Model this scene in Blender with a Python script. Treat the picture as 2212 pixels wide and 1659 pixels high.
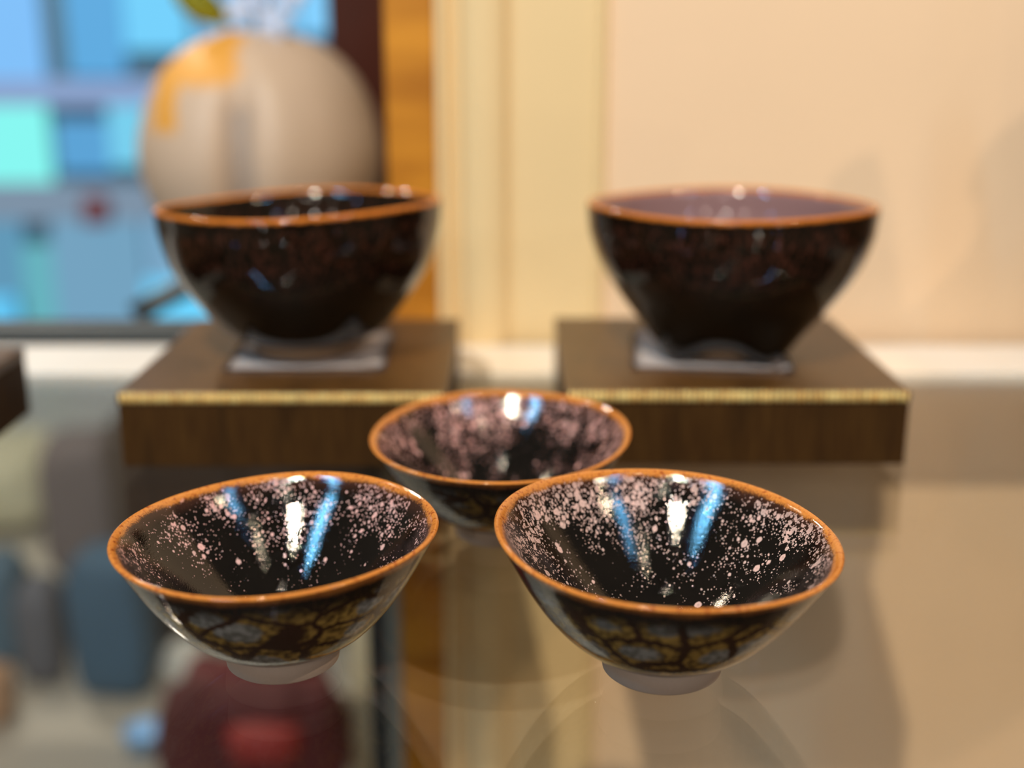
import bpy, bmesh, math, random
from mathutils import Vector, Matrix, noise
random.seed(7)
for o in list(bpy.data.objects): bpy.data.objects.remove(o)
S = bpy.context.scene
COL = S.collection
# ---------------------------------------------------------------- camera, world, lamps, exposure
F_PX = 2650.0
PITCH = math.atan(755 / F_PX)
CAM_Z = 0.162
cam_d = bpy.data.cameras.new('camera')
cam = bpy.data.objects.new('camera', cam_d); COL.objects.link(cam)
cam_d.sensor_fit = 'HORIZONTAL'; cam_d.sensor_width = 36
cam_d.lens = 36 * F_PX / 2212
cam.location = (0, 0, CAM_Z)
cam.rotation_euler = (math.pi / 2 - PITCH, 0, 0)
cam_d.clip_start = 0.01; cam_d.clip_end = 50
cam_d.dof.use_dof = True
cam_d.dof.focus_distance = 0.326
cam_d.dof.aperture_fstop = cam_d.lens / 1000 / 0.0096
cam_d.dof.aperture_blades = 0
S.camera = cam
S.view_settings.view_transform = 'Standard'; S.view_settings.look = 'None'
S.view_settings.gamma = 1; S.view_settings.use_curve_mapping = False
S.view_settings.exposure = 0.03
S.cycles.use_denoising = True
S.cycles.caustics_reflective = False; S.cycles.caustics_refractive = False
S.cycles.max_bounces = 10; S.cycles.transparent_max_bounces = 16
S.cycles.sample_clamp_indirect = 60

W = bpy.data.worlds.new('world'); S.world = W; W.use_nodes = True
W.node_tree.nodes['Background'].inputs[0].default_value = (1.0, 0.80, 0.58, 1)
W.node_tree.nodes['Background'].inputs[1].default_value = 0.13

def lamp(name, loc, power, color, radius):
    d = bpy.data.lights.new(name, 'POINT'); d.energy = power; d.color = color; d.shadow_soft_size = radius
    o = bpy.data.objects.new(name, d); COL.objects.link(o); o.location = loc
    return o
def strip(name, loc, size, power, color, rot):
    d = bpy.data.lights.new(name, 'AREA'); d.shape = 'RECTANGLE'; d.size, d.size_y = size; d.energy = power; d.color = color
    o = bpy.data.objects.new(name, d); COL.objects.link(o); o.location = loc
    o.rotation_euler = (Vector((0, 0.35, 0)) - Vector(loc)).to_track_quat('-Z', 'Y').to_euler()
    return o
lamp('ceiling_lamp', (-0.30, -0.62, 1.46), 118, (1.0, 0.86, 0.66), 0.018)
lamp('ceiling_lamp', (1.10, -0.45, 1.30), 29, (1.0, 0.76, 0.52), 0.018)
lamp('ceiling_lamp', (-0.10, -1.35, 1.75), 6, (1.0, 0.86, 0.68), 0.010)
lamp('ceiling_lamp', (-0.07, 0.02, 1.65), 5, (1.0, 0.86, 0.66), 0.010)
lamp('ceiling_lamp', (0.42, -0.35, 1.55), 5, (1.0, 0.80, 0.56), 0.010)
for _x, _y, _z, _p, _c in ((-1.3, -2.6, 1.25, 12, (1, 0.9, 0.75)), (-0.35, -3.0, 1.35, 28, (1, 0.92, 0.8)), (0.1, -2.8, 1.75, 12, (1, 0.9, 0.75)), (0.9, -2.9, 1.2, 12, (1, 0.86, 0.7)), (1.9, -2.6, 1.4, 6, (1, 0.86, 0.7)), (1.4, -2.0, 1.0, 4, (0.2, 0.45, 1.0)), (-2.2, -1.6, 1.1, 6, (0.2, 0.5, 1.0))):
    lamp('shop_and_fill_lamp', (_x, _y, _z), _p, _c, 0.04)
lamp('ceiling_lamp', (-0.95, 0.95, 1.2), 12, (1.0, 0.80, 0.58), 0.03)
lamp('shop_and_fill_lamp', (-1.1, 2.0, 1.5), 65, (1.0, 0.90, 0.74), 0.05)  # added fill that brightens the floor and goods at lower left
lamp('shop_and_fill_lamp', (0.75, -2.3, 1.9), 6, (1.0, 0.82, 0.60), 0.03)  # added frontal fill for the wall under the shelf
_d = bpy.data.lights.new('lower_wall_fill', 'SPOT'); _d.energy = 4; _d.color = (1.0, 0.86, 0.62); _d.spot_size = math.radians(62); _d.spot_blend = 1.0; _d.shadow_soft_size = 0.03  # added spot that brightens the wall below the glass
_o = bpy.data.objects.new('lower_wall_fill', _d); COL.objects.link(_o); _o.location = (0.75, -0.75, -0.08)
_o.rotation_euler = (Vector((0.34, 0.655, -0.42)) - _o.location).to_track_quat('-Z', 'Y').to_euler()
strip('blue_strip', (-0.72, -0.35, 1.15), (0.012, 0.50), 9.0, (0.20, 0.62, 1.0), 0)
strip('blue_strip', (0.62, -0.30, 1.05), (0.009, 0.30), 2.2, (0.18, 0.58, 1.0), 0)

# ---------------------------------------------------------------- helpers
def tag(o, label=None, cat=None, group=None, kind=None):
    if label: o['label'] = label
    if cat: o['category'] = cat
    if group: o['group'] = group
    if kind: o['kind'] = kind
    return o
def empty(name, loc, rz=0.0):
    o = bpy.data.objects.new(name, None); COL.objects.link(o); o.location = loc; o.rotation_euler = (0, 0, rz)
    o.empty_display_size = 0.02
    return o
def obj(name, bm, mats, parent=None, loc=None, smooth=True):
    me = bpy.data.meshes.new(name)
    bmesh.ops.recalc_face_normals(bm, faces=bm.faces)
    bm.to_mesh(me); bm.free()
    for m in (mats if isinstance(mats, (list, tuple)) else [mats]): me.materials.append(m)
    if smooth:
        for p in me.polygons: p.use_smooth = True
    o = bpy.data.objects.new(name, me); COL.objects.link(o)
    if parent: o.parent = parent
    if loc: o.location = loc
    return o
def box_bm(x0, x1, y0, y1, z0, z1, bev=0.0, seg=2, bm=None):
    b = bmesh.new()
    vs = [b.verts.new(p) for p in ((x0,y0,z0),(x1,y0,z0),(x1,y1,z0),(x0,y1,z0),(x0,y0,z1),(x1,y0,z1),(x1,y1,z1),(x0,y1,z1))]
    for f in ((0,3,2,1),(4,5,6,7),(0,1,5,4),(1,2,6,5),(2,3,7,6),(3,0,4,7)): b.faces.new([vs[i] for i in f])
    if bev > 0:
        bmesh.ops.bevel(b, geom=b.edges[:], offset=bev, segments=seg, affect='EDGES', profile=0.5)
    if bm is None: return b
    me = bpy.data.meshes.new('t'); b.to_mesh(me); b.free(); bm.from_mesh(me); bpy.data.meshes.remove(me)
    return bm
def spline(pts, n):
    out = []
    for i in range(len(pts) - 1):
        p0 = pts[max(i-1, 0)]; p1 = pts[i]; p2 = pts[i+1]; p3 = pts[min(i+2, len(pts)-1)]
        for k in range(n):
            t = k / n
            out.append(tuple(0.5*((2*p1[j]) + (-p0[j]+p2[j])*t + (2*p0[j]-5*p1[j]+4*p2[j]-p3[j])*t*t + (-p0[j]+3*p1[j]-3*p2[j]+p3[j])*t**3) for j in (0, 1)))
    out.append(tuple(pts[-1]))
    return out
def lathe(prof, seg=160, warp=None, bm=None, close=True):
    bm = bm or bmesh.new(); rings = []
    lay = bm.verts.layers.float.get('height') or bm.verts.layers.float.new('height')   # height on the unwarped profile, for the glaze
    for (r, z) in prof:
        if r < 1e-6:
            v = Vector((0, 0, z)); v = warp(v, 0) if warp else v
            rings.append([bm.verts.new(v)]); rings[-1][0][lay] = z; continue
        ring = []
        for i in range(seg):
            a = 2*math.pi*i/seg
            v = Vector((r*math.cos(a), r*math.sin(a), z))
            if warp: v = warp(v, a)
            ring.append(bm.verts.new(v)); ring[-1][lay] = z
        rings.append(ring)
    faces = []
    for k in range(len(rings)-1):
        A, B = rings[k], rings[k+1]
        for i in range(seg):
            j = (i+1) % seg
            if len(A) == 1 and len(B) == 1: continue
            if len(A) == 1: f = bm.faces.new((A[0], B[i], B[j]))
            elif len(B) == 1: f = bm.faces.new((A[i], A[j], B[0]))
            else: f = bm.faces.new((A[i], A[j], B[j], B[i]))
            faces.append((f, k))
    return bm, faces
def tube_bm(pts, radii, seg=12, bm=None):
    bm = bm or bmesh.new(); rings = []
    for i, p in enumerate(pts):
        p = Vector(p); q = Vector(pts[min(i+1, len(pts)-1)]); s = Vector(pts[max(i-1, 0)])
        d = (q-s).normalized(); u = d.orthogonal().normalized() if i == 0 else (u - d*u.dot(d)).normalized(); w = d.cross(u)
        rings.append([bm.verts.new(p + (u*math.cos(2*math.pi*k/seg) + w*math.sin(2*math.pi*k/seg))*radii[i]) for k in range(seg)])
    for a, b in zip(rings, rings[1:]):
        for k in range(seg): bm.faces.new((a[k], a[(k+1)%seg], b[(k+1)%seg], b[k]))
    bm.faces.new(rings[0][::-1]); bm.faces.new(rings[-1])
    return bm
def soft_bm(sx, sy, sz, ex=0.6, amp=0.06, freq=2.0, seed=0, n=40):
    """a stuffed, slightly creased rounded body standing on z=0"""
    bm = bmesh.new()
    bmesh.ops.create_uvsphere(bm, u_segments=n, v_segments=n//2, radius=1)
    for v in bm.verts:
        c = v.co.copy()
        p = Vector([math.copysign(abs(q)**ex, q) for q in c])
        k = 1 + amp*noise.noise(c*freq + Vector((seed*7.3, seed*1.7, 3))) + amp*0.5*noise.noise(c*freq*3 + Vector((seed, 0, 9)))
        v.co = Vector((p.x*sx*0.5*k, p.y*sy*0.5*k, (p.z*k*0.5+0.5)*sz))
    lo = min(v.co.z for v in bm.verts)
    for v in bm.verts: v.co.z -= lo
    return bm

# ---------------------------------------------------------------- materials
class NT:
    def __init__(s, name):
        s.m = bpy.data.materials.new(name); s.m.use_nodes = True
        s.t = s.m.node_tree; s.n = s.t.nodes; s.bsdf = s.n['Principled BSDF']; s.out = s.n['Material Output']
    def link(s, a, b): s.t.links.new(a, b)
    def put(s, sock, v):
        if hasattr(v, 'is_linked') or isinstance(v, bpy.types.NodeSocket): s.link(v, sock)
        else: sock.default_value = v
    def math(s, op, a, b=0.0, c=None, clamp=False):
        n = s.n.new('ShaderNodeMath'); n.operation = op; n.use_clamp = clamp
        s.put(n.inputs[0], a); s.put(n.inputs[1], b)
        if c is not None: s.put(n.inputs[2], c)
        return n.outputs[0]
    def mix(s, f, a, b, mode='MIX'):
        n = s.n.new('ShaderNodeMix'); n.data_type = 'RGBA'; n.blend_type = mode
        s.put(n.inputs[0], f)
        for i, v in ((6, a), (7, b)):
            s.put(n.inputs[i], v if not isinstance(v, tuple) else (v[0], v[1], v[2], 1))
        return n.outputs[2]
    def step(s, v, lo, hi, a=0.0, b=1.0):
        n = s.n.new('ShaderNodeMapRange'); n.interpolation_type = 'SMOOTHSTEP'; n.clamp = True
        s.put(n.inputs[0], v); s.put(n.inputs[1], lo); s.put(n.inputs[2], hi); s.put(n.inputs[3], a); s.put(n.inputs[4], b)
        return n.outputs[0]
    def coord(s, scale=(1, 1, 1), loc=(0, 0, 0)):
        c = s.n.new('ShaderNodeTexCoord'); m = s.n.new('ShaderNodeMapping')
        m.inputs['Scale'].default_value = scale; m.inputs['Location'].default_value = loc
        s.link(c.outputs['Object'], m.inputs[0]); return m.outputs[0]
    def xyz(s, v=None):
        if v is None:
            c = s.n.new('ShaderNodeTexCoord'); v = c.outputs['Object']
        n = s.n.new('ShaderNodeSeparateXYZ'); s.link(v, n.inputs[0]); return n.outputs
    def height(s):
        n = s.n.new('ShaderNodeAttribute'); n.attribute_name = 'height'; return s.math('MULTIPLY', n.outputs['Fac'], 1000)
    def noise(s, vec, scale, detail=3, rough=0.5):
        n = s.n.new('ShaderNodeTexNoise'); s.link(vec, n.inputs['Vector'])
        n.inputs['Scale'].default_value = scale; n.inputs['Detail'].default_value = detail; n.inputs['Roughness'].default_value = rough
        return n.outputs[0]
    def voro(s, vec, scale, feature='F1', rand=1.0):
        n = s.n.new('ShaderNodeTexVoronoi'); n.feature = feature; s.link(vec, n.inputs['Vector'])
        n.inputs['Scale'].default_value = scale; n.inputs['Randomness'].default_value = rand
        return n
    def bump(s, h, strength, dist):
        n = s.n.new('ShaderNodeBump'); n.inputs['Strength'].default_value = strength; n.inputs['Distance'].default_value = dist
        s.link(h, n.inputs['Height']); s.link(n.outputs[0], s.bsdf.inputs['Normal'])
    def set(s, **kw):
        for k, v in kw.items():
            i = s.bsdf.inputs[k.replace('_', ' ')]
            if isinstance(v, tuple): v = (v[0], v[1], v[2], 1)
            s.put(i, v)
        return s.m

def plain(name, col, rough=0.5, metallic=0.0, var=0.08, scale=60, bump=0.0):
    t = NT(name); c = t.coord()
    nz = t.noise(c, scale, 4)
    t.link(t.mix(nz, tuple(x*(1-var) for x in col), tuple(x*(1+var) for x in col)), t.bsdf.inputs['Base Color'])
    t.set(Roughness=rough, Metallic=metallic)
    if bump: t.bump(nz, 0.3, bump)
    return t.m

def glaze(name, inside, h, seed, density=1.0, rim_w=0.0023, band=1.0, pink=(0.66, 0.40, 0.36)):
    """black iron glaze: pale oil spots inside, olive tortoiseshell cells outside, amber where it thins at the lip.
    h = cup height in metres, pattern depends only on the cup's own coordinates"""
    t = NT(name)
    co = t.coord((1000, 1000, 1000), (seed*13.1, seed*5.7, 0))     # millimetres
    z = t.height()
    H = h*1000
    wob = t.noise(co, 0.12, 3)
    fine = t.noise(co, 2.5, 3)
    zz = t.math('ADD', z, t.math('ADD', t.math('MULTIPLY', t.math('SUBTRACT', wob, 0.5), 3.0), t.math('MULTIPLY', t.math('SUBTRACT', fine, 0.5), 1.6)))
    black = t.mix(wob, (0.0015, 0.0014, 0.0016), (0.006, 0.0045, 0.0035))
    rw = rim_w*1000
    amber = t.mix(fine, (0.36, 0.115, 0.020), (0.62, 0.235, 0.05))
    amber = t.mix(t.step(t.noise(co, 0.9, 4), 0.52, 0.72), amber, (0.25, 0.05, 0.012))
    if inside:
        st = t.n.new('ShaderNodeMapping'); st.inputs['Scale'].default_value = (1, 1, 0.62)
        t.link(co, st.inputs[0]); sv = st.outputs[0]
        col = black; mask_all = None
        rg = t.n.new('ShaderNodeMapping'); rg.inputs['Scale'].default_value = (0.05, 0.05, 1.0)   # turning rings
        t.link(co, rg.inputs[0]); rings = rg.outputs[0]
        # probability of a spot in a cell: high in a band under the lip, low further down
        bandm = t.math('MULTIPLY', t.step(zz, H*0.70, H*0.86), t.step(zz, H-rw*0.55, H-rw*0.9))
        mid = t.step(zz, H*0.25, H*0.85, 0.16, 0.38)
        patch = t.step(t.noise(co, 0.075, 2), 0.38, 0.62, 0.35, 1.25)
        for k, (cell, pmid, pband, rmax) in enumerate(((3.3, 1.05, 0.1, 0.31), (1.9, 1.15, 0.6, 0.38), (1.15, 1.1, 0.85, 0.38), (0.55, 2.0, 0.70, 0.40))):
            v = t.voro(sv, 1.0/cell, rand=0.95)
            sep = t.n.new('ShaderNodeSeparateColor'); t.link(v.outputs['Color'], sep.inputs[0])
            p = t.math('MULTIPLY', t.math('ADD', t.math('MULTIPLY', mid, pmid), t.math('MULTIPLY', bandm, pband*band)), t.math('MULTIPLY', patch, density), clamp=True)
            # radius grows with how far the random number sits inside p
            r = t.math('MULTIPLY', t.math('SUBTRACT', p, sep.outputs[0]), (1.8, 1.1, 0.95, 0.95)[k])
            r = t.math('MINIMUM', t.math('MAXIMUM', r, -0.2), rmax)
            d = t.math('ADD', v.outputs['Distance'], t.math('MULTIPLY', t.math('SUBTRACT', fine, 0.5), 0.16))
            m = t.step(t.math('SUBTRACT', r, d), -0.015, 0.05)
            core = t.step(t.math('SUBTRACT', r, d), 0.10, 0.30)
            sc = t.mix(core, tuple(min(1, x*1.15) for x in pink), tuple(x*0.78 for x in pink))
            sc = t.mix(t.math('MULTIPLY', sep.outputs[1], 0.45), sc, (0.30, 0.27, 0.25))
            col = t.mix(m, col, sc)
            mask_all = m if mask_all is None else t.math('MAXIMUM', mask_all, m)
        rim = t.step(zz, H-rw*0.85, H-rw*0.30)
        haze = t.step(zz, H-rw*2.4, H-rw*0.5, 0.0, 0.35)
        col = t.mix(haze, col, (0.10, 0.035, 0.022))
        col = t.mix(rim, col, amber)
        t.link(col, t.bsdf.inputs['Base Color'])
        t.set(Roughness=0.03, IOR=1.5)
        hgt = t.math('ADD', t.math('MULTIPLY', mask_all, 0.35), t.math('ADD', t.math('MULTIPLY', t.noise(co, 2.2, 4), 0.40), t.math('ADD', t.math('MULTIPLY', t.noise(co, 0.25, 2), 0.25), t.math('MULTIPLY', t.noise(rings, 0.8, 2), 0.55))))
        t.bump(hgt, 0.30, 0.00022)
    else:
        st = t.n.new('ShaderNodeMapping'); st.inputs['Scale'].default_value = (1, 1, 1.5)
        t.link(co, st.inputs[0])
        # warp the cells
        wn = t.n.new('ShaderNodeTexNoise'); t.link(co, wn.inputs['Vector']); wn.inputs['Scale'].default_value = 0.12
        va = t.n.new('ShaderNodeVectorMath'); va.operation = 'MULTIPLY_ADD'
        t.link(wn.outputs['Color'], va.inputs[0]); va.inputs[1].default_value = (4, 4, 4); t.link(st.outputs[0], va.inputs[2])
        e = t.voro(va.outputs[0], 1/15.0, 'DISTANCE_TO_EDGE', 0.75).outputs['Distance']
        d = t.voro(va.outputs[0], 1/15.0, 'F1', 0.75).outputs['Distance']
        n2 = t.noise(co, 0.55, 4)
        d2 = t.math('ADD', d, t.math('MULTIPLY', t.math('SUBTRACT', n2, 0.5), 0.22))
        olive = t.mix(t.step(n2, 0.35, 0.65), (0.075, 0.040, 0.007), (0.42, 0.27, 0.065))
        grey = t.mix(t.step(n2, 0.4, 0.6), (0.15, 0.155, 0.145), (0.34, 0.35, 0.35))
        c = t.mix(t.step(d2, 0.44, 0.36), olive, grey)
        c = t.mix(t.step(t.math('ADD', e, t.math('MULTIPLY', t.math('SUBTRACT', n2, 0.5), 0.08)), 0.10, 0.04), c, (0.035, 0.010, 0.003))
        low = t.math('MULTIPLY', t.step(zz, H*0.90, H*0.70), t.step(zz, H*0.16, H*0.24))
        col = t.mix(t.math('MULTIPLY', low, band), black, c)
        dots = t.step(t.voro(co, 1/0.8).outputs['Distance'], 0.35, 0.22)
        col = t.mix(t.math('MULTIPLY', dots, t.step(zz, H*0.55, H*0.85, 0.0, 0.35)), col, (0.16, 0.06, 0.04))
        col = t.mix(t.step(zz, H-rw*1.5, H-rw*0.35), col, amber)
        t.link(col, t.bsdf.inputs['Base Color'])
        t.set(Roughness=0.07, IOR=1.34)
        t.bump(t.math('ADD', t.noise(co, 0.3, 2), t.math('MULTIPLY', t.noise(co, 1.5, 3), 0.3)), 0.22, 0.00022)
    return t.m

def dark_glaze(name, h, seed, inside, purple=0.0, rust=1.0):
    t = NT(name)
    co = t.coord((1000, 1000, 1000), (seed*9.1, seed*3.3, 0)); H = h*1000
    z = t.height()
    zz = t.math('ADD', z, t.math('MULTIPLY', t.math('SUBTRACT', t.noise(co, 0.5, 3), 0.5), 2.0))
    col = t.mix(t.noise(co, 0.1, 2), (0.0025, 0.0020, 0.0016), (0.009, 0.006, 0.003))
    st = t.n.new('ShaderNodeMapping'); st.inputs['Scale'].default_value = (1, 1, 0.6); t.link(co, st.inputs[0])
    sp = t.step(t.noise(st.outputs[0], 0.55, 4, 0.6), 0.47, 0.62)
    zone = t.math('MULTIPLY', t.step(zz, H*0.35, H*0.72), t.step(zz, H*0.97, H*0.88))
    col = t.mix(t.math('MULTIPLY', t.math('MULTIPLY', sp, zone), rust, clamp=True), col, (0.060, 0.020, 0.012))
    if inside and purple: col = t.mix(t.step(zz, H*0.2, H*0.7, 0.0, purple), col, (0.26, 0.15, 0.15))
    amber = t.mix(t.noise(co, 1.2, 3), (0.40, 0.11, 0.014), (0.60, 0.19, 0.03))
    col = t.mix(t.step(zz, H-(2.3 if not inside else 1.6), H-0.9), col, amber)
    t.link(col, t.bsdf.inputs['Base Color'])
    t.set(Roughness=0.08, IOR=1.42)
    t.bump(t.noise(co, 0.35, 3), 0.06, 0.0002)
    return t.m

def box_wood(name, k, rough, spec):
    t = NT(name)
    co = t.coord((1000, 1000, 1000))
    g = t.n.new('ShaderNodeMapping'); g.inputs['Scale'].default_value = (1, 0.5, 0.035); t.link(co, g.inputs[0])
    fine = t.noise(g.outputs[0], 1.1, 4, 0.6)
    g2 = t.n.new('ShaderNodeMapping'); g2.inputs['Scale'].default_value = (1, 0.5, 0.18); t.link(co, g2.inputs[0])
    big = t.noise(g2.outputs[0], 0.10, 3)
    col = t.mix(t.step(fine, 0.38, 0.62), (0.030*k, 0.0115*k, 0.0022*k), (0.052*k, 0.023*k, 0.0048*k))
    col = t.mix(t.step(big, 0.48, 0.70, 0.0, 0.65), col, (0.020*k, 0.008*k, 0.0015*k))
    t.link(col, t.bsdf.inputs['Base Color']); t.set(Roughness=rough, Specular_IOR_Level=spec)
    t.bump(fine, 0.4, 0.0002)
    return t.m

def gold_mat():
    t = NT('gold_braid'); co = t.coord((1000, 1000, 1000))
    n = t.noise(co, 0.45, 3)
    t.link(t.mix(t.step(n, 0.35, 0.6), (0.75, 0.42, 0.12), (0.98, 0.76, 0.30)), t.bsdf.inputs['Base Color'])
    return t.set(Roughness=0.35, Metallic=0.1)

def post_wood():
    t = NT('orange_varnished_wood'); co = t.coord((8, 8, 40))
    n = t.noise(co, 1.0, 4)
    t.link(t.mix(t.step(n, 0.3, 0.7), (0.36, 0.125, 0.010), (0.60, 0.245, 0.022)), t.bsdf.inputs['Base Color'])
    return t.set(Roughness=0.35)

def glass_mat():
    """clear plate: each face mirrors by its own angle, the rest of the light goes straight on"""
    t = NT('clear_glass')
    lw = t.n.new('ShaderNodeLayerWeight'); lw.inputs['Blend'].default_value = 0.5
    f = t.math('POWER', lw.outputs['Facing'], 5.0)
    f = t.math('ADD', t.math('MULTIPLY', f, 0.95), 0.045)
    tr = t.n.new('ShaderNodeBsdfTransparent'); tr.inputs[0].default_value = (0.985, 0.99, 0.98, 1)
    gl = t.n.new('ShaderNodeBsdfGlossy'); gl.inputs['Roughness'].default_value = 0.0
    mx = t.n.new('ShaderNodeMixShader')
    t.link(f, mx.inputs[0]); t.link(tr.outputs[0], mx.inputs[1]); t.link(gl.outputs[0], mx.inputs[2])
    t.link(mx.outputs[0], t.out.inputs[0]); t.n.remove(t.bsdf)
    return t.m

def emit(name, col, strength=1.0):
    t = NT(name); t.set(Base_Color=(0, 0, 0), Roughness=0.6, Emission_Color=col); t.bsdf.inputs['Emission Strength'].default_value = strength*0.98
    return t.m
def srgb(r, g, b):
    f = lambda c: (c/255/12.92) if c <= 10 else ((c/255+0.055)/1.055)**2.4
    return (f(r), f(g), f(b))

M_wall = plain('beige_wall_paint', (0.78, 0.555, 0.36), 0.7, scale=25, var=0.02)
M_case = plain('cream_gloss_paint', (0.74, 0.545, 0.29), 0.5, scale=25, var=0.02)
M_ledge = plain('white_ledge_paint', (0.93, 0.88, 0.83), 0.22, var=0.02)
M_rail = plain('charcoal_metal', (0.035, 0.04, 0.042), 0.4)
M_post = post_wood()
M_darkwood = plain('dark_red_brown_wood', (0.060, 0.012, 0.007), 0.4, var=0.3, scale=20)
M_glass = glass_mat()
M_floor = plain('pale_stone_floor', (0.50, 0.48, 0.43), 0.35, var=0.06, scale=4)
M_clay = plain('unglazed_pale_clay', (0.68, 0.55, 0.47), 0.75, var=0.05, scale=900, bump=0.0002)
M_claytan = plain('unglazed_tan_clay', (0.36, 0.24, 0.15), 0.75, var=0.05, scale=900)
M_box = box_wood('box_wood_paper', 1.05, 0.55, 0.12); M_box_sheen = box_wood('box_paper_sheen', 2.0, 0.38, 0.6); M_gold = gold_mat()  # lid copy of the same paper, top sheen put into its lighter colour

# ---------------------------------------------------------------- setting
WY = 0.655
def struct(name, bm, m, **k):
    o = obj(name, bm, m, smooth=False); o['kind'] = 'structure'
    for a, b in k.items(): o[a] = b
    return o
struct('wall_back', box_bm(0.048, 1.3, WY, WY+0.05, -0.6, 1.0), M_wall)
# moulded casing between wall and post (profile extruded vertically)
bm = bmesh.new()
prof = [(-0.0391, WY+0.04), (-0.0391, WY-0.008), (-0.035, WY-0.008), (-0.033, WY-0.001), (-0.028, WY-0.001)]
for i in range(9):
    a = math.pi*i/8; prof.append((-0.0145-0.0125*math.cos(a), WY-0.002-0.0075*math.sin(a)))
prof += [(0.001, WY-0.001), (0.044, WY-0.001), (0.046, WY-0.004), (0.048, WY-0.004), (0.0496, WY), (0.0496, WY+0.04)]
lo = [bm.verts.new((x, y, -0.6)) for x, y in prof]; hi = [bm.verts.new((x, y, 1.0)) for x, y in prof]
for i in range(len(prof)):
    j = (i+1) % len(prof); bm.faces.new((lo[i], lo[j], hi[j], hi[i]))
bm.faces.new(lo[::-1]); bm.faces.new(hi)
struct('trim_1', bm, M_case)
struct('trim_2', box_bm(-0.0652, -0.0391, WY-0.006, WY+0.05, -0.6, 1.0, 0.0015), M_post)
struct('trim_3', box_bm(-0.7, 0.9, 0.5890, WY-0.0085, -0.006, 0.0, 0.001), M_ledge)
struct('trim_4', box_bm(-0.7, -0.0655, WY-0.004, WY+0.016, -0.006, 0.009, 0.002), M_rail)
struct('floor', box_bm(-3.5, 2.5, 0.2, 4.2, -0.65, -0.60), M_floor)

struct('unseen_dark_base', box_bm(-0.9, 1.3, -0.8, 0.64, -0.62, -0.598), plain('dark_blocker', (0.05, 0.03, 0.018), 0.5))  # unseen dark slab added to keep bright floor reflections off the cups

gs = obj('glass_shelf', box_bm(-0.6, 0.6, 0.10, 0.5880, -0.0048, 0.0), M_glass, smooth=False)
tag(gs, 'clear glass display shelf carrying the cups and brown boxes', 'shelf')

# dark upright behind the jar and the narrow uprights below the shelf
o = obj('wooden_upright', box_bm(-0.152, -0.1000, 1.05, 1.08, -0.02, 1.2, 0.003), M_darkwood)
tag(o, 'dark red-brown wooden upright behind the pale lobed jar', 'post')
M_grey = plain('brushed_grey_metal', (0.30, 0.30, 0.26), 0.4)
o = obj('metal_upright', box_bm(-0.0735, -0.0655, WY, WY+0.02, -0.6, -0.03, 0.001), M_grey)
tag(o, 'grey metal upright beside the orange post seen through the glass shelf', 'post')
o = obj('black_upright', box_bm(-0.0855, -0.0738, WY, WY+0.02, -0.6, -0.03, 0.001), M_rail)
tag(o, 'black upright left of the grey metal one seen through the glass shelf', 'post')

# far shop window with panes of blue light
win = empty('window_1', (0, 3.0, 0)); win['kind'] = 'structure'
def at(px, py, Y):
    t = (py-829.5)/F_PX; s, c = math.sin(PITCH), math.cos(PITCH)
    h = Y*(s+t*c)/(c-t*s); d = Y*c+h*s
    return (px-1106)/F_PX*d, CAM_Z-h
def wrect(name, px0, py0, px1, py1, mat, dy=0.0, th=0.02, bev=0.004):
    x0, z1 = at(px0, py0, 3.0+dy); x1, z0 = at(px1, py1, 3.0+dy)
    xa, _ = at(px0, py1, 3.0+dy)
    o = obj(name, box_bm(min(x0, xa), x1, dy, dy+th, z0, z1, bev), mat, win, smooth=False); return o
panes = [((-500, -160, 98, 185), (125, 190, 248)), ((150, -160, 270, 165), (88, 168, 222)), ((270, -160, 410, 110), (110, 206, 250)),
         ((430, -160, 640, 120), (120, 190, 235)), ((645, -160, 730, 75), (126, 205, 252)), ((-60, 225, 112, 395), (132, 246, 240)),
         ((-500, 225, -65, 395), (100, 180, 225)), ((128, 262, 240, 372), (85, 160, 212)), ((240, 225, 335, 360), (115, 205, 236)), ((335, 225, 730, 400), (90, 160, 200)),
         ((-60, 640, 40, 725), (96, 198, 244)), ((322, 605, 480, 735), (106, 212, 255)), ((480, 400, 730, 735), (110, 150, 175)),
         ((60, 530, 130, 735), (98, 176, 188)), ((130, 480, 322, 735), (112, 160, 190)), ((-60, 480, 60, 640), (92, 150, 182)), ((322, 480, 480, 605), (122, 168, 200)), ((-500, 480, -60, 735), (110, 170, 210))]
for i, (r, c) in enumerate(panes):
    wrect('pane', *r, emit('pane_light_%d' % i, srgb(*c), 1.0), dy=-0.01)
M_sill = emit('lit_grey_panel', srgb(128, 150, 172), 0.9)
wrect('frame', -520, -180, 740, 745, plain('window_frame_grey_blue', (0.10, 0.20, 0.28), 0.5), dy=0.02)
wrect('transom', -520, 172, 740, 228, emit('frosted_transom', srgb(140, 165, 208), 0.95), dy=-0.02)
wrect('transom', -520, 396, 740, 478, M_sill, dy=-0.02)
x, z = at(215, 462, 2.95)
o = obj('red_tin', lathe(spline([(0, 0), (0.030, 0), (0.033, 0.012), (0.033, 0.05), (0.024, 0.058), (0.024, 0.066), (0, 0.068)], 3), 32)[0], plain('dull_red_paint', (0.22, 0.06, 0.08), 0.5), loc=(x, 2.93, z-0.02))
tag(o, 'small dull red tin on the grey transom of the blue window', 'tin')

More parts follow.
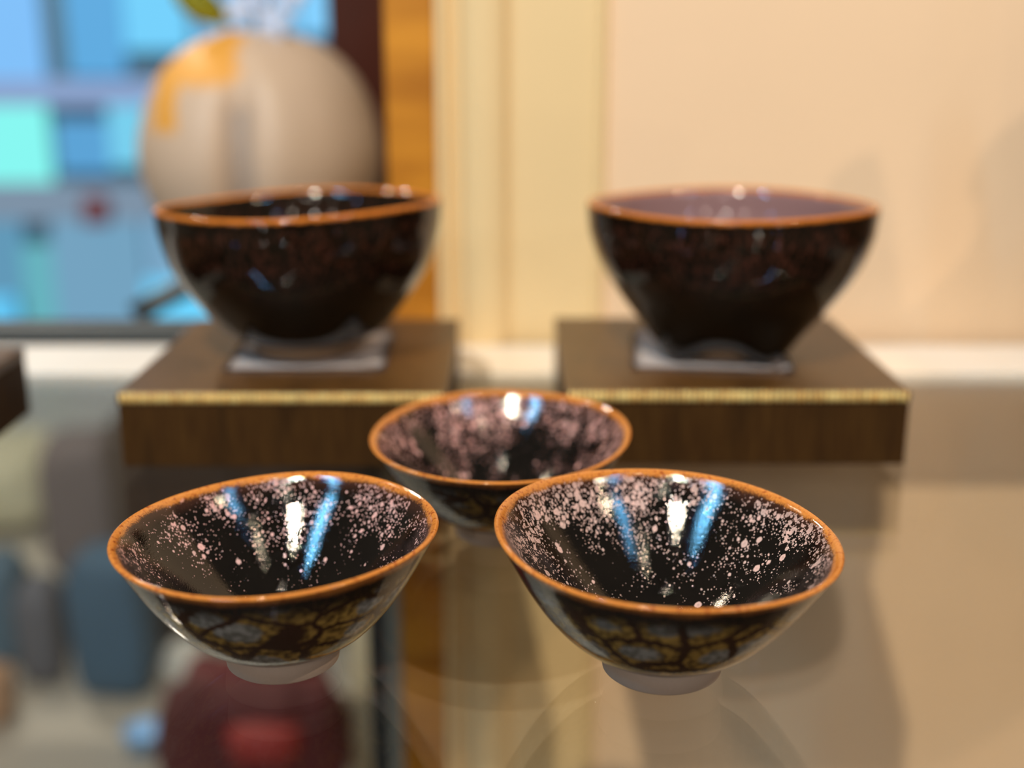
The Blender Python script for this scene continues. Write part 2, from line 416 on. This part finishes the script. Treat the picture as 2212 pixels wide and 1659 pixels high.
# ---------------------------------------------------------------- boxes with gold braid
def display_box(x0, x1, y0, y1, h, label, trim=True):
    cx, cy = (x0+x1)/2, (y0+y1)/2; w, d = x1-x0, y1-y0
    r = empty('display_box', (cx, cy, 0)); tag(r, label, 'box', 'dark brown presentation boxes')
    obj('box_body', box_bm(-w/2+0.0004, w/2-0.0004, -d/2+0.0004, d/2-0.0004, 0.0, h-0.0048, 0.0004), M_box, r, smooth=False)
    obj('box_lid', box_bm(-w/2, w/2, -d/2, d/2, h-0.0047, h, 0.0010), M_box_sheen, r, smooth=False)
    if trim:
        bm = bmesh.new(); n = 62
        for i in range(n):
            x = -w/2+0.0012 + (w-0.0024)*(i+0.5)/n
            k = 0.8+0.4*random.random()
            s = bmesh.ops.create_icosphere(bm, subdivisions=1, radius=1)
            for v in s['verts']:
                v.co = Vector((x+v.co.x*0.00092*k, -d/2+v.co.y*0.0011, h-0.0022+v.co.z*0.0027))
        obj('gold_trim', bm, M_gold, r)
    return r
BH = 0.030
display_box(-0.1519, -0.0252, 0.4505, 0.5785, BH, 'dark brown wood-grained box under the left large bowl, gold edge')
display_box(0.0205, 0.1540, 0.4530, 0.5820, BH, 'dark brown wood-grained box under the right large bowl, gold edge')
display_box(-0.342, -0.2140, 0.395, 0.523, BH, 'dark brown box cut off by the left edge of the photo', False)

# ---------------------------------------------------------------- paper sheets
M_paper = plain('lavender_white_paper', (0.88, 0.80, 0.78), 0.6, var=0.03)
def sheet(cx, cy, rot, label):
    bm = bmesh.new(); n = 14; s = 0.066
    g = [[bm.verts.new(((i/n-0.5)*s, (j/n-0.5)*s, 0.0004+0.0006*(max(abs(i/n-0.5), abs(j/n-0.5))*2)**4)) for i in range(n+1)] for j in range(n+1)]
    for j in range(n):
        for i in range(n): bm.faces.new((g[j][i], g[j][i+1], g[j+1][i+1], g[j+1][i]))
    r = bmesh.ops.solidify(bm, geom=bm.faces[:], thickness=0.0003)
    o = obj('paper_sheet', bm, M_paper, loc=(cx, cy, BH)); o.rotation_euler.z = rot
    tag(o, label, 'paper', 'paper squares under the large bowls')
sheet(-0.0860, 0.5145, 0.03, 'square of white paper under the foot of the left large bowl')
sheet(0.0850, 0.5145, -0.10, 'square of white paper under the foot of the right large bowl')

# ---------------------------------------------------------------- vessels
def make_vessel(name, label, cat, group, loc, outer, inner, foot, foot_in, m_out, m_in, m_foot, h, rot=0, seed=0, shear=(0, 0), wob=0.006, drips=(), n=5):
    """outer/inner: (r,z) from the foot up / from the lip down; foot: (r,z) list"""
    root = empty(name, loc, rot); tag(root, label, cat, group)
    def warp(v, a):
        k = max(0.0, v.z/h)
        w = 1 + wob*k*(math.sin(2*a+seed) + 0.6*math.sin(3*a+seed*2.3) + 0.3*math.sin(5*a+seed*1.1))
        q = Vector((v.x*w, v.y*w, v.z))
        q.z += k*k*(shear[0]*v.x + shear[1]*v.y) + k**3*h*0.010*math.sin(3*a+seed*1.7)
        for (da, wd, dep, out) in drips:
            e = (a-da+math.pi) % (2*math.pi)-math.pi
            g = math.exp(-(e/wd)**2)*max(0, 1-abs(v.z-outer[0][1]-0.002)/0.014)
            q.z -= dep*g; q.x += out*g*math.cos(a); q.y += out*g*math.sin(a)
        return q
    po = spline(outer, n); pi_ = spline(inner, n)
    split_o = [i for i, p in enumerate(po) if p[1] > h-0.0042][0]
    split_i = [i for i, p in enumerate(pi_) if p[1] < h-0.0042][0]
    # body: outside wall up to the lip part, and inside wall from the lip part down to the well
    bm, fa = lathe(po[:split_o+1], 160, warp); b2 = len(fa)
    for f, k in fa: f.material_index = 0
    bm, fb = lathe(pi_[split_i:], 160, warp, bm)
    for f, k in fb: f.material_index = 1
    obj('glazed_body', bm, [m_out, m_in], root)
    lip = po[split_o:] + pi_[1:split_i+1]
    bm, fa = lathe(lip, 160, warp)
    no = len(po)-split_o
    for f, k in fa: f.material_index = 0 if k < no-1 else 1
    obj('rim', bm, [m_out, m_in], root)
    bm, _ = lathe(foot, 96)
    obj('foot_ring', bm, m_foot, root)
    return root

def cup(label, loc, R, h, seed, density, shear, rot, band=1.0, pink=(0.66, 0.40, 0.36), ext=1.0):
    k = R/0.0443; q = h/0.040
    outer = [(0.0150, 0.0066), (0.0185, 0.0072), (0.0255, 0.0122), (0.0312, 0.0186), (0.0363, 0.0260), (0.0405, 0.0334), (0.0429, 0.0378), (0.0438, 0.0393), (0.0431, 0.0400)]
    inner = [(0.0431, 0.0400), (0.0419, 0.0393), (0.0403, 0.0372), (0.0368, 0.0320), (0.0310, 0.0250), (0.0240, 0.0175), (0.0175, 0.0118), (0.0128, 0.0098), (0.0085, 0.0094), (0.004, 0.0093), (0, 0.0093)]
    foot = [(0, 0.0022), (0.0118, 0.0022), (0.0128, 0.0), (0.0148, 0.0), (0.0155, 0.0006), (0.0162, 0.0055), (0.0164, 0.0078), (0.012, 0.0082), (0, 0.0082)]
    outer = [(r*k, z*q) for r, z in outer]; inner = [(r*k, z*q) for r, z in inner]; foot = [(r*k, z*q) for r, z in foot]
    mo = glaze('cup_outside_glaze_%d' % seed, False, h, seed, band=ext); mi = glaze('cup_inside_glaze_%d' % seed, True, h, seed, density, band=band, pink=pink)
    return make_vessel('tea_cup', label, 'cup', 'small black tea cups with amber rims', loc, outer, inner, foot, None, mo, mi, M_clay, h, rot, seed, shear)
cup('small black tea cup at front left, scattered pink spots inside', (-0.0617, 0.2985, 0), 0.0428, 0.0382, 3, 0.75, (0.020, -0.010), 0.4, 0.55, (0.60, 0.33, 0.31))
cup('small black tea cup at front right, dense pale spots under its rim', (0.0398, 0.2940, 0), 0.0450, 0.0392, 5, 0.95, (0.0, 0.050), 1.1, 1.25, (0.55, 0.35, 0.31))
cup('small black tea cup in the middle, behind the two front cups', (-0.0038, 0.3870, 0), 0.0440, 0.0355, 8, 1.15, (0.030, -0.040), 2.0, 1.0, (0.52, 0.25, 0.22), 0.6)

def big_bowl(label, loc, outer, seed, purple, shear, drips, rust, rot=0.0):
    h = 0.0635
    top = outer[-1][0]
    outer = [(r, z) for r, z in outer[:-1]] + [(top, h-0.0012), (top-0.0008, h)]
    inner = [(top-0.0008, h), (top-0.0023, h-0.0006), (top-0.0042, h-0.004), (top-0.007, h-0.016), (top-0.014, h-0.030), (top-0.026, h-0.043), (top-0.040, h-0.0505), (0.010, h-0.053), (0, h-0.0535)]
    foot = [(0, 0.002), (0.0165, 0.002), (0.0175, 0.0), (0.0205, 0.0), (0.0215, 0.0008), (0.0220, 0.0075), (0.016, 0.0085), (0, 0.0085)]
    mo = dark_glaze('bowl_outside_glaze_%d' % seed, h, seed, False, rust=rust); mi = dark_glaze('bowl_inside_glaze_%d' % seed, h, seed, True, purple, 0.6)
    return make_vessel('tea_bowl', label, 'bowl', 'large black tea bowls on boxes', loc, outer, inner, foot, None, mo, mi, M_claytan, h, rot, seed, shear, 0.003, drips)
big_bowl('large black tea bowl with thin amber rim on the left box', (-0.0889, 0.515, BH+0.0011),
         [(0.0205, 0.0068), (0.0260, 0.0066), (0.0345, 0.0110), (0.0430, 0.0210), (0.0508, 0.0318), (0.0556, 0.0415), (0.0585, 0.0525), (0.0592, 0.0590), (0.0595, 0.0620)], 2, 0.0, (0.030, -0.030), (), 0.8)
big_bowl('large brown-black tea bowl with purplish inside on the right box', (0.0918, 0.515, BH+0.0011),
         [(0.0205, 0.0066), (0.0268, 0.0062), (0.0362, 0.0130), (0.0470, 0.0260), (0.0550, 0.0385), (0.0592, 0.0500), (0.0602, 0.0570), (0.0606, 0.0620)], 6, 0.8, (0.0, -0.022),
         ((math.radians(-90-50), 0.34, 0.0068, 0.0035), (math.radians(-90+27), 0.34, 0.0062, 0.0035), (math.radians(60), 0.4, 0.004, 0.001)), 1.0)

# ---------------------------------------------------------------- pale lobed jar on dark stand behind
def jar_mat():
    t = NT('pale_jar_glaze'); x, y, z = t.xyz()
    n = t.noise(t.coord(), 18, 3)
    body = t.mix(n, (0.50, 0.36, 0.25), (0.62, 0.47, 0.36))
    # amber run on the left shoulder: wide above, narrow tongue below
    wx = t.math('ADD', x, t.math('MULTIPLY', t.math('SUBTRACT', n, 0.5), 0.06))
    top = t.math('MULTIPLY', t.step(z, 0.128, 0.138), t.math('MULTIPLY', t.step(wx, -0.072, -0.064), t.step(wx, -0.002, -0.010)))
    tongue = t.math('MULTIPLY', t.step(z, 0.098, 0.106), t.math('MULTIPLY', t.step(wx, -0.070, -0.062), t.step(wx, -0.038, -0.046)))
    front = t.step(y, 0.01, -0.01)
    m = t.math('MULTIPLY', t.math('MAXIMUM', top, tongue), front)
    body = t.mix(m, body, (0.72, 0.34, 0.055))
    g = t.math('MULTIPLY', t.math('MULTIPLY', t.step(x, -0.012, -0.006), t.step(x, 0.013, 0.007)), t.math('MULTIPLY', t.step(z, 0.125, 0.112), front))
    body = t.mix(t.math('MULTIPLY', g, 0.5), body, (0.22, 0.20, 0.20))
    t.link(body, t.bsdf.inputs['Base Color'])
    return t.set(Roughness=0.5)
JX, JY, JZ = -0.187, 0.93, -0.005
jar = empty('lobed_jar', (JX, JY, JZ)); tag(jar, 'pale lobed ceramic jar with amber patch behind the left bowl', 'jar')
prof = spline([(0, 0), (0.040, 0), (0.050, 0.006), (0.068, 0.022), (0.083, 0.048), (0.0895, 0.076), (0.086, 0.104), (0.074, 0.134), (0.054, 0.155), (0.034, 0.165), (0.026, 0.1675), (0.024, 0.169), (0.020, 0.169), (0.017, 0.160), (0, 0.15)], 5)
def jwarp(v, a):
    e = (a+math.pi/2+math.pi) % (2*math.pi)-math.pi
    k = max(0, min(1, v.z/0.05))*max(0, min(1, (0.165-v.z)/0.05))
    g = 0
    for c in (0, 2.1, -2.1): g += math.exp(-((e-c)/0.16)**2)
    s = 1-0.16*g*k
    return Vector((v.x*s, v.y*s, v.z))
obj('jar_body', lathe(prof, 120, jwarp)[0], jar_mat(), jar)
# stand
st = empty('jar_stand', (JX, JY, JZ)); tag(st, 'dark wooden stand with splayed feet under the pale jar', 'stand')
obj('stand_top', lathe([(0, -0.010), (0.056, -0.010), (0.060, -0.007), (0.060, -0.002), (0.056, -0.0005), (0, -0.0005)], 64)[0], M_rail, st)
for a in (math.radians(205), math.radians(325), math.radians(85)):
    d = Vector((math.cos(a), math.sin(a), 0))
    obj('foot', tube_bm([d*0.035+Vector((0, 0, -0.008)), d*0.060+Vector((0, 0, -0.014)), d*0.085+Vector((0, 0, -0.024)), d*0.102+Vector((0, 0, -0.033))], [0.007, 0.0075, 0.008, 0.009], 12), M_rail, st)
M_table = plain('rear_table_blue_grey', (0.22, 0.30, 0.36), 0.4)

# sprig in the jar
M_leaf = plain('yellow_green_leaf', (0.42, 0.42, 0.04), 0.4); M_petal = plain('bluish_white_petal', (0.55, 0.66, 0.90), 0.5); M_stem = plain('brown_stem', (0.12, 0.04, 0.03), 0.6)
sp = empty('flower_sprig', (JX+0.008, JY, JZ+0.16)); tag(sp, 'bluish white flowers with a yellow-green leaf in the pale jar', 'flowers')
obj('stem', tube_bm([(0, 0, 0), (0.002, 0, 0.04), (0.008, -0.002, 0.09)], [0.0025, 0.002, 0.0015]), M_stem, sp)
obj('stem', tube_bm([(-0.004, 0, 0), (-0.012, 0, 0.035), (-0.035, -0.002, 0.07)], [0.0025, 0.002, 0.0015]), M_stem, sp)
def leaf_bm(a, b, w):
    bm = bmesh.new(); a = Vector(a); b = Vector(b); d = (b-a); side = d.cross(Vector((0, 1, 0))).normalized(); rows = []
    for i in range(9):
        t = i/8; c = a+d*t+Vector((0, -0.01*math.sin(t*3.14), 0)); ww = w*math.sin(math.pi*min(0.98, t+0.02))**0.8
        rows.append([bm.verts.new(c-side*ww), bm.verts.new(c+Vector((0, 0.002, 0))), bm.verts.new(c+side*ww)])
    for r, s in zip(rows, rows[1:]):
        for k in (0, 1): bm.faces.new((r[k], r[k+1], s[k+1], s[k]))
    bmesh.ops.solidify(bm, geom=bm.faces[:], thickness=0.0006)
    return bm
obj('leaf', leaf_bm((-0.022, -0.010, 0.014), (-0.066, -0.012, 0.044), 0.012), M_leaf, sp)
obj('leaf', leaf_bm((-0.030, 0.004, 0.035), (-0.045, 0.006, 0.10), 0.010), M_leaf, sp)
for (x, y, z, r) in ((-0.014, -0.022, 0.024, 0.010), (0.010, -0.026, 0.016, 0.012), (-0.002, -0.018, 0.036, 0.009), (0.022, -0.020, 0.034, 0.011)):
    bm = bmesh.new()
    for k in range(5):
        a = k*2*math.pi/5
        s = bmesh.ops.create_uvsphere(bm, u_segments=12, v_segments=8, radius=1)
        mt = Matrix.Translation((x+math.cos(a)*r*0.6, y, z+math.sin(a)*r*0.6)) @ Matrix.Rotation(-a, 4, 'Y') @ Matrix.Diagonal((r*0.62, r*0.22, r*0.42, 1))
        bmesh.ops.transform(bm, matrix=mt, verts=s['verts'])
    obj('blossom', bm, M_petal, sp)

# ---------------------------------------------------------------- blurred goods on the lower level, seen through the glass
def fl(px, py, z=-0.60):
    s, c = math.sin(PITCH), math.cos(PITCH); k = s+c*(py-829.5)/F_PX; d = (CAM_Z-z)/k
    return (px-1106)/F_PX*d, (d-(CAM_Z-z)*s)/c, d
def goods(name, label, cat, pxc, pybase, wpx, hpx, depth, col, ex=0.6, seed=1, amp=0.08, rough=0.7, extra=None):
    x, y, d = fl(pxc, pybase); w = wpx*d/F_PX; h = hpx*d/F_PX*1.02
    m = plain(name+'_fabric', col, rough, var=0.12, scale=14)
    r = empty(cat, (x, y, -0.60)); tag(r, label, cat)
    obj('body', soft_bm(w, depth, h, ex, amp, 2.2, seed), m, r)
    if extra: extra(r, w, depth, h, m)
    return r
def seam(r, w, dpt, h, m):
    pts = [(w*0.5*math.cos(a)*0.99, dpt*0.5*math.sin(a)*0.99, h*0.5) for a in [i*2*math.pi/32 for i in range(33)]]
    obj('piping', tube_bm(pts, [0.004]*33, 8), m, r)
def handle(r, w, dpt, h, m):
    pts = [(w*0.22*math.cos(a), 0, h*0.93+w*0.16*math.sin(a)) for a in [i*math.pi/12 for i in range(13)]]
    obj('handle', tube_bm(pts, [0.005]*13, 8), m, r)
def flap(r, w, dpt, h, m):
    o = obj('flap', soft_bm(w*0.42, dpt*0.9, h*0.24, 0.6, 0.08, 2, 4), plain('bright_red_cloth', (0.42, 0.04, 0.04), 0.6), r, (w*0.12, -dpt*0.28, h*0.62)); o['label'] = 'brighter red flap'
def band(r, w, dpt, h, m):
    obj('band', box_bm(-w*0.06, w*0.10, -dpt*0.53, dpt*0.5, h*0.1, h*1.01, 0.004), plain('band_cloth', tuple(c*0.5 for c in m.node_tree.nodes['Principled BSDF'].inputs['Base Color'].default_value[:3]) if False else (0.30, 0.33, 0.33), 0.6), r)
goods('cream_cushion', 'cream round cushion below the shelf at the far left', 'cushion', 30, 1125, 250, 190, 0.2, (0.66, 0.66, 0.50), 0.8, 1, extra=seam)
goods('grey_bag', 'mauve-grey bag below the shelf right of the cream cushion', 'bag', 205, 1230, 170, 300, 0.12, (0.17, 0.15, 0.165), 0.55, 2, extra=handle)
goods('blue_bag', 'steel blue bag below the shelf in front of the mauve-grey bag', 'bag', 262, 1490, 170, 320, 0.08, (0.035, 0.105, 0.19), 0.5, 3, extra=handle)
goods('navy_pouch', 'dark blue pouch below the shelf at the left edge', 'pouch', 20, 1425, 110, 240, 0.07, (0.06, 0.13, 0.20), 0.55, 4, extra=handle)
goods('slate_pouch', 'slate grey pouch between the dark blue pouch and blue bag', 'pouch', 105, 1470, 90, 230, 0.06, (0.10, 0.11, 0.14), 0.55, 5, extra=handle)
goods('tan_pouch', 'tan pouch below the shelf at the lower left corner', 'pouch', -10, 1560, 90, 130, 0.06, (0.42, 0.26, 0.16), 0.7, 6, extra=handle)
goods('white_cushion', 'small white cushion below the shelf behind the blue bag', 'cushion', 405, 1470, 90, 90, 0.06, (0.62, 0.62, 0.58), 0.8, 7, extra=seam)
goods('red_bag', 'dark red bag below the shelf under the front left cup', 'bag', 560, 1760, 370, 330, 0.10, (0.13, 0.022, 0.028), 0.5, 8, 0.16, extra=flap)
goods('cream_bolster', 'tall cream bolster below the shelf left of the black upright', 'cushion', 805, 1700, 85, 420, 0.05, (0.55, 0.50, 0.36), 0.55, 10, extra=seam)

# low cabinet behind the bags, and a small vessel standing in for a blue glint on the floor
x0, yb, _ = fl(262, 1400); x1, _, _ = fl(812, 1400)
M_cab = plain('dark_umber_wood', (0.050, 0.034, 0.026), 0.5, var=0.2, scale=12)
cb = empty('low_cabinet', ((x0+x1)/2, yb, -0.60)); tag(cb, 'low dark brown cabinet below the shelf behind the blue and red bags', 'cabinet')
cw = (x1-x0)/2
obj('cabinet_body', box_bm(-cw, cw, 0.012, 0.25, 0.0, 0.30, 0.004), M_cab, cb, smooth=False)
for sx in (-1, 1):
    o = obj('door', box_bm(0.003 if sx > 0 else -cw+0.003, cw-0.003 if sx > 0 else -0.003, 0.0, 0.011, 0.02, 0.285, 0.003), M_cab, cb, smooth=False)
    obj('door_handle', tube_bm([(sx*0.02, -0.001, 0.13), (sx*0.02, -0.012, 0.135), (sx*0.02, -0.012, 0.175), (sx*0.02, -0.001, 0.18)], [0.0025]*4, 8), M_rail, o)
xd, yd, _ = fl(312, 1612)
o = obj('floor_glint', lathe(spline([(0, 0), (0.014, 0), (0.016, 0.004), (0.022, 0.016), (0.023, 0.021), (0.021, 0.020), (0.014, 0.008), (0, 0.006)], 4), 48)[0], plain('light_blue_glint', (0.30, 0.58, 0.95), 0.3), loc=(xd, yd, -0.60))
tag(o, 'light blue floor glint modelled as a small vessel left of the dark red bag', 'floor_glint')

# ---------------------------------------------------------------- ewer standing to the right; its shadow falls on the wall
ew = empty('tall_ewer', (0.372, 0.53, 0)); tag(ew, 'tall brown ewer standing right of the boxes, its shadow on the wall', 'ewer')
M_ew = plain('brown_ewer_glaze', (0.10, 0.05, 0.02), 0.25)
obj('ewer_body', lathe(spline([(0, 0), (0.06, 0), (0.095, 0.03), (0.104, 0.07), (0.088, 0.12), (0.05, 0.165), (0.024, 0.20), (0.022, 0.235), (0.026, 0.24), (0.02, 0.235), (0, 0.2)], 4), 64)[0], M_ew, ew)
obj('spout', tube_bm([(-0.06, 0, 0.11), (-0.078, 0, 0.15), (-0.084, 0, 0.20), (-0.088, 0, 0.228)], [0.020, 0.015, 0.012, 0.009], 16), M_ew, ew)
